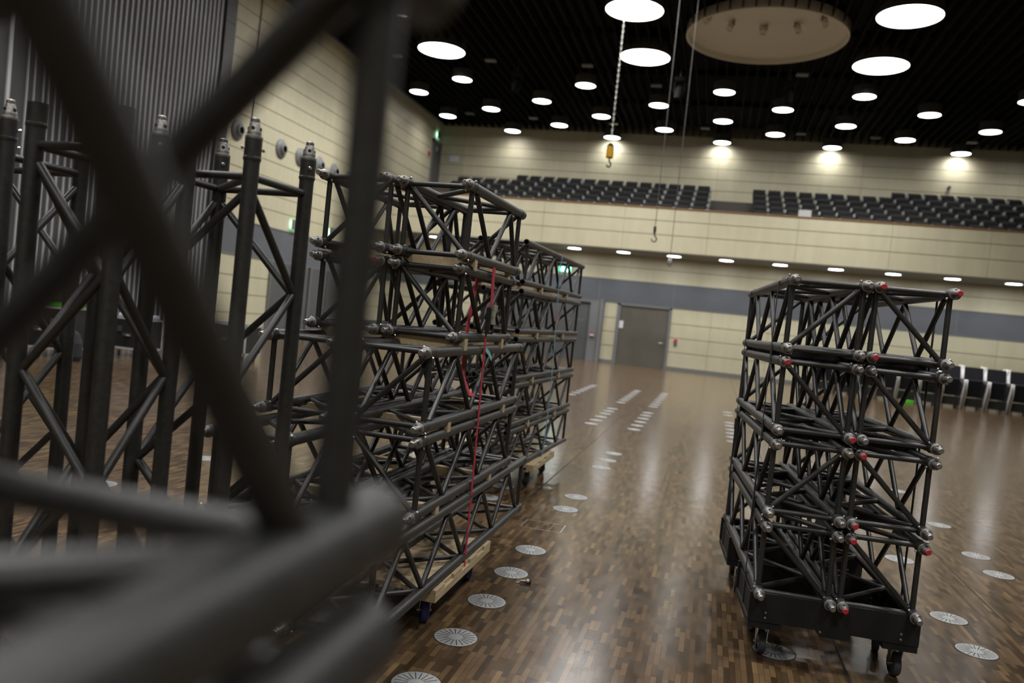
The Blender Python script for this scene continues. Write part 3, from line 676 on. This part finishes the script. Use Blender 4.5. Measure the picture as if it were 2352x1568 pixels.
for i in range(4):
    zc = (AZ[i] + AZ[i+1] + AH)/2
    yy = [(3.63, 4.27), (3.60, 4.27), (3.47, 4.45), (3.42, 4.30)][i]
    for y, w in zip(yy, ('front', 'rear')):
        spacer(y, zc, xsA, 'pine', 'pale notched plank under the %s layer of the red-strapped stack, %s one' % (LA[i], w), 'wooden planks in the red-strapped stack', (0, 0), 0, over=.027, thick=.045)
def pallet(x0, x1, y0, y1, ztop, label, tyre):
    t = thing('wheeled_pallet', ((x0+x1)/2, (y0+y1)/2, 0), label, 'pallet'); hx, hy = (x1-x0)/2, (y1-y0)/2
    n = 7; gap = .006; w = (2*hy - gap*(n-1))/n
    for i in range(n):
        a = -hy + i*(w+gap); MB().box((-hx, a, ztop-.022), (hx-.012*(i % 2), a+w, ztop)).build('deck_board', 'pine', t, .002)
    for sx in (-hx+.035, 0, hx-.035): MB().box((sx-.035, -hy, ztop-.060), (sx+.035, hy, ztop-.022)).build('stringer', 'pine', t, .002)
    for sx in (-hx+.09, hx-.09):
        for sy in (-hy+.12, hy-.12): caster(t, sx, sy, ztop-.060, .058, tyre, .5, .036)
    return t
pallet(-2.02, -1.105, 3.47, 4.40, AZ[4]-R_CH-.002, 'pale wooden pallet on blue-tyred wheels under the red-strapped truss stack', 'blue_tyre')
t = thing('ratchet_strap', (-1.122, 3.95, .17), 'red ratchet strap running down the side of the nearer left truss stack', 'strap')
X = 0.004
def P(x, y, z): return (x+1.122, y-3.95, z-.17)
zt = 1.754
W1 = MB(); W1.ribbon([P(-1.176, 3.93, 1.765), P(-1.150, 3.935, 1.782), P(-1.124, 3.935, 1.770), P(-1.120, 3.935, 1.745), P(-1.119, 3.935, 1.66), P(-1.116, 3.94, 1.57), P(-1.117, 3.93, 1.515)], [.048, .05][0], .003, (0,1,0)); W1.build('upper_webbing', 'webred', t)
W2 = MB(); W2.ribbon([P(-1.117, 3.90, 1.43), P(-1.118, 3.905, 1.30), P(-1.117, 3.92, .9), P(-1.117, 3.935, .5), P(-1.118, 3.945, .19), P(-1.110, 3.945, .165)], .026, .003, [(0,1,0)]*6); W2.build('lower_webbing', 'webred', t)
W3 = MB(); W3.ribbon([P(-1.176, 3.86, 1.71), P(-1.180, 3.84, 1.60), P(-1.185, 3.80, 1.45), P(-1.182, 3.77, 1.25), P(-1.180, 3.79, 1.17), P(-1.150, 3.82, 1.09), P(-1.135, 3.845, 1.085)], .045, .003, [(0,1,0)]*7); W3.build('loose_tail', 'webred', t)
b = MB(); b.box((-.012, -.040, .0), (.012, -.032, .135)); b.box((-.012, .032, .0), (.012, .040, .135)); b.tube((0,-.042,.085), (0,.042,.085), .014, 14); b.tube((0,-.036,.012), (0,.036,.012), .008, 12); b.lathe([(.022,-.030),(.022,-.026),(0,-.026)], (0,0,.085), (0,1,0), 14); b.lathe([(0,.026),(.022,.026),(.022,.030)], (0,0,.085), (0,1,0), 14)
b.build('ratchet', 'iron', t, 0, P(-1.108, 3.915, 1.395))
b = MB(); b.box((.010, -.034, .05), (.020, .034, .125)); b.box((.006, -.036, .12), (.026, .036, .150)); b.build('ratchet_handle', 'steel', t, .003, P(-1.108, 3.915, 1.395))
MB().ribbon([P(-1.113, 3.915, 1.315), P(-1.108, 3.96, 1.295), P(-1.110, 4.03, 1.262)], .022, .002, (0,0,1)).build('label_tag', 'teal', t)

# --- farther stack with the blue strap
BZ = [1.777, 1.382, .995, .615, .235]
bf = (-1.517, 6.20); byaw = -.040
specB = [0, .02, .0, .0, .0]
for i in range(5):
    for j in (0, 1):
        x = bf[0] - AW - (1-j)*(AW+.06) + (-.005 if i > 1 else 0)
        truss((x, bf[1], BZ[i]), byaw, 2.27, 'black open-ended box truss in the blue-strapped far stack, %s layer, %s one' % (LA[i], ('left', 'right')[j]), 'trusses in the blue-strapped stack',
              W=AW, H=AH, diag_f='/', ph=((0,0,1,0), (0,0,1,0), (1,1,0,1), (0,0,1,0), (0,0,1,0))[i])
for i in range(4):
    zc = (BZ[i] + BZ[i+1] + AH)/2
    for y, w in ((.55, 'front'), (1.55, 'rear')):
        xb = [-AW-.06-AW, -AW-.06, -AW, 0]
        spacer(y, zc, xb, 'pine', 'pale notched plank under the %s layer of the blue-strapped stack, %s one' % (LA[i], w), 'wooden planks in the blue-strapped stack', bf, byaw, over=.027, thick=.045)
pallet(-2.32, -1.40, 6.85, 7.78, BZ[4]-R_CH-.002, 'pale wooden pallet under the farther blue-strapped truss stack', 'rubber')
def bpt(x, y): v = Matrix.Rotation(byaw, 3, 'Z') @ Vector((x, y, 0)); return bf[0]+v.x, bf[1]+v.y
sx, sy = bpt(.0275, 1.15); t = thing('tie_strap', (sx, sy, 0), 'thin blue strap hanging down the side of the farther left truss stack', 'strap')
z0, z1 = 1.50, 1.56
def Q(z): return (.004+.012*math.sin(z*2.2), .03*math.sin(z*1.7), z)
tz = 1.777+AH+.026
MB().ribbon([(-.06,0,tz), (-.02,0,tz)] + [(.002,0,tz-.03)] + [Q(2.0-.1*k) for k in range(5)], .030, .003, (0,1,0)).build('upper_webbing', 'webblue', t)
MB().ribbon([Q(1.6), Q(1.55), Q(1.46)], .031, .0035, (0,1,0)).build('marked_piece', 'pink', t)
MB().ribbon([Q(1.46-.1*k) for k in range(13)] + [(.0, 0, .19)], .030, .003, (0,1,0)).build('lower_webbing', 'webblue', t)

# --- upright trusses on the left
def tower(x, y, ztop, W, D, male, label, ph, yaw):
    L = ztop - .004 - (.064 if male else 0)
    # local y -> world z, local z -> world -y; front end is the top, so the tower is hung from its top
    t = truss((x, y, ztop - (.064 if male else 0)), yaw, L, label, 'upright trusses on the left', W=W, H=D, front='male' if male else 'female', back='female', diag_f='\\', ph=ph, start=.17, end=.115, half=.29)
    t.rotation_euler = (-PI/2, 0, yaw)
    return t
# corners measured as (left-front x, y); with the -90 degree tilt local z runs towards +y
tower(-1.775, 2.200, 2.02, .354, .302, True, 'upright black box truss with silver couplers on top, nearest to the red-strapped stack', (1,0,1,0), -.07)
tower(-1.900, 1.848, 1.955, .294, .275, False, 'upright black box truss with plain socket ends, in front of the other two upright ones', (0,1,0,1), -.01)
tower(-2.575, 2.085, 2.02, .335, .30, True, 'upright black box truss with silver couplers at the left edge', (0,1,1,0), -.03)

# --- stack right beside the camera
FX, FY = -.512, .455
for i, L in ((1, 1.65), (2, 1.62), (3, 1.65), (4, 1.65)):
    z = [0, 1.364, .984, .608, .230][i]
    t = truss((FX + (.01 if i > 1 else 0), FY - L - (.025 if i == 2 else 0), z), 0, L, 'blurred black box truss beside the camera, %s' % ['', 'the upper one', 'the one just below the upper one', 'third from the top', 'the one resting on the pallet'][i],
              'trusses beside the camera', W=AW, H=AH+(.006 if i == 1 else 0), diag_b='/', ph=(0, 1, 0, 1) if i == 1 else (0, 0, 1, 0), start=L-.105-.252*5, half=.252, end=.06)
for i, z in ((1, (1.364+.984+AH)/2), (2, (.984+.608+AH)/2), (3, (.608+.230+AH)/2)):
    for y, w in ((-.25, 'front'), (-1.0, 'rear')):
        spacer(y, z, [FX+.005, FX+AW+.005], 'pine', 'pale wooden plank %s under the trusses beside the camera, %s one' % (['', 'high up', 'half-way up', 'low down'][i], w), 'wooden planks beside the camera', (0, 0), 0, over=.03)
pallet(-.80, -.17, -.95, .05, .230-R_CH-.002, 'pale wooden pallet under the trusses beside the camera', 'rubber')

# ------------------------------------------------------------------ flight cases at the far left
def flight_case(loc, rz, w, d, h, label):
    t = thing('flight_case', loc, label, 'flight case', 'black flight cases', rz); z0 = .14
    MB().box((-w/2, -d/2, z0), (w/2, d/2, z0+h)).build('body', 'case', t)
    e = MB(); s = .028
    for a in (-1, 1):
        for c in (-1, 1):
            e.box((a*w/2-s*(a > 0)-.004*(a < 0), c*d/2-s*(c > 0)-.004*(c < 0), z0), (a*w/2+s*(a < 0)+.004*(a > 0), c*d/2+s*(c < 0)+.004*(c > 0), z0+h))
        for z in (z0-.004, z0+h-s):
            e.box((-w/2, a*d/2-s*(a > 0)-.004*(a < 0), z), (w/2, a*d/2+s*(a < 0)+.004*(a > 0), z+s+.004)); e.box((a*w/2-s*(a > 0)-.004*(a < 0), -d/2, z), (a*w/2+s*(a < 0)+.004*(a > 0), d/2, z+s+.004))
    e.build('metal_edging', 'strip', t)
    for sx in (-.28, .28): MB().box((sx*w-.05, -d/2-.010, z0+h*.55), (sx*w+.05, -d/2-.001, z0+h*.72)).build('latch', 'steel', t, .003)
    b = MB(); b.box((-.09, -d/2-.012, z0+h*.40), (.09, -d/2-.002, z0+h*.52)); b.path([(-.06,-d/2-.014,z0+h*.42), (-.06,-d/2-.03,z0+h*.44), (.06,-d/2-.03,z0+h*.44), (.06,-d/2-.014,z0+h*.42)], .008, 6); b.build('handle', 'steel', t)
    for sx in (-1, 1):
        for sy in (-1, 1): caster(t, sx*(w/2-.09), sy*(d/2-.09), z0, .05, 'rubber', .4)
    return t
flight_case((-11.0, 11.35, 0), .1, .95, .62, .72, 'black flight case with pale edging at the far left, under a black cloth')
flight_case((-10.55, 12.95, 0), .0, .62, .6, .58, 'black flight case with a white sheet on top, middle of three at the left')
flight_case((-9.60, 14.6, 0), .0, .95, .6, .60, 'black flight case with big butterfly latches seen between the upright trusses')
b = MB()
nx, ny = 16, 10
rr = random.Random(5)
hts = [[.16 + .07*math.sin(i*.7+j*.9) + .03*rr.random() for j in range(ny+1)] for i in range(nx+1)]
vs = []
for i in range(nx+1):
    for j in range(ny+1):
        e_ = min(i, nx-i, j, ny-j); vs.append((-.42+.84*i/nx, -.25+.5*j/ny, hts[i][j]*min(1, .25+e_*.4)))
nb = len(vs); vs += [(x, y, 0) for x, y, z in vs]
fs = [(i*(ny+1)+j, (i+1)*(ny+1)+j, (i+1)*(ny+1)+j+1, i*(ny+1)+j+1) for i in range(nx) for j in range(ny)]
rim = [i*(ny+1) for i in range(nx+1)] + [nx*(ny+1)+j for j in range(1, ny+1)] + [i*(ny+1)+ny for i in range(nx-1, -1, -1)] + [j for j in range(ny-1, 0, -1)]
fs += [(rim[k], rim[k]+nb, rim[(k+1) % len(rim)]+nb, rim[(k+1) % len(rim)]) for k in range(len(rim))]
b.add(vs, fs, 0, True); o = b.build('black_cloth_bundle', 'cloth', None, 0, (-10.78, 11.3, .975)); o.rotation_euler = (0, 0, .1); tag(o, 'bundled black cloth lying on green packing on a flight case', 'cloth')
o = MB().box((-.30, -.22, 0), (.30, .22, .105)).build('green_packing', 'lime', None, .015, (-10.78, 11.3, .865)); o.rotation_euler = (0, 0, .1); tag(o, 'bright green flat pack under the black cloth on a flight case', 'pack')
o = MB().box((-.27, -.26, 0), (.27, .26, .075)).build('white_sheet_pad', 'lilac', None, .02, (-10.55, 12.95, .725)); tag(o, 'white folded sheet lying on the middle flight case', 'sheet')
b = MB(); b.lathe([(0,0),(.19,0),(.22,.08),(.20,.30),(.14,.46),(.06,.52),(0,.50)], (0,0,0), (0,0,1), 18); o = b.build('black_bag', 'cloth', None, 0, (-10.28, 11.0, 0)); tag(o, 'slumped black bag on the floor beside the left flight case', 'bag')

# ------------------------------------------------------------------ faint even grey world background
w = bpy.data.worlds.new('world'); S.world = w; w.use_nodes = True
w.node_tree.nodes['Background'].inputs['Color'].default_value = (.02, .02, .02, 1); w.node_tree.nodes['Background'].inputs['Strength'].default_value = .2
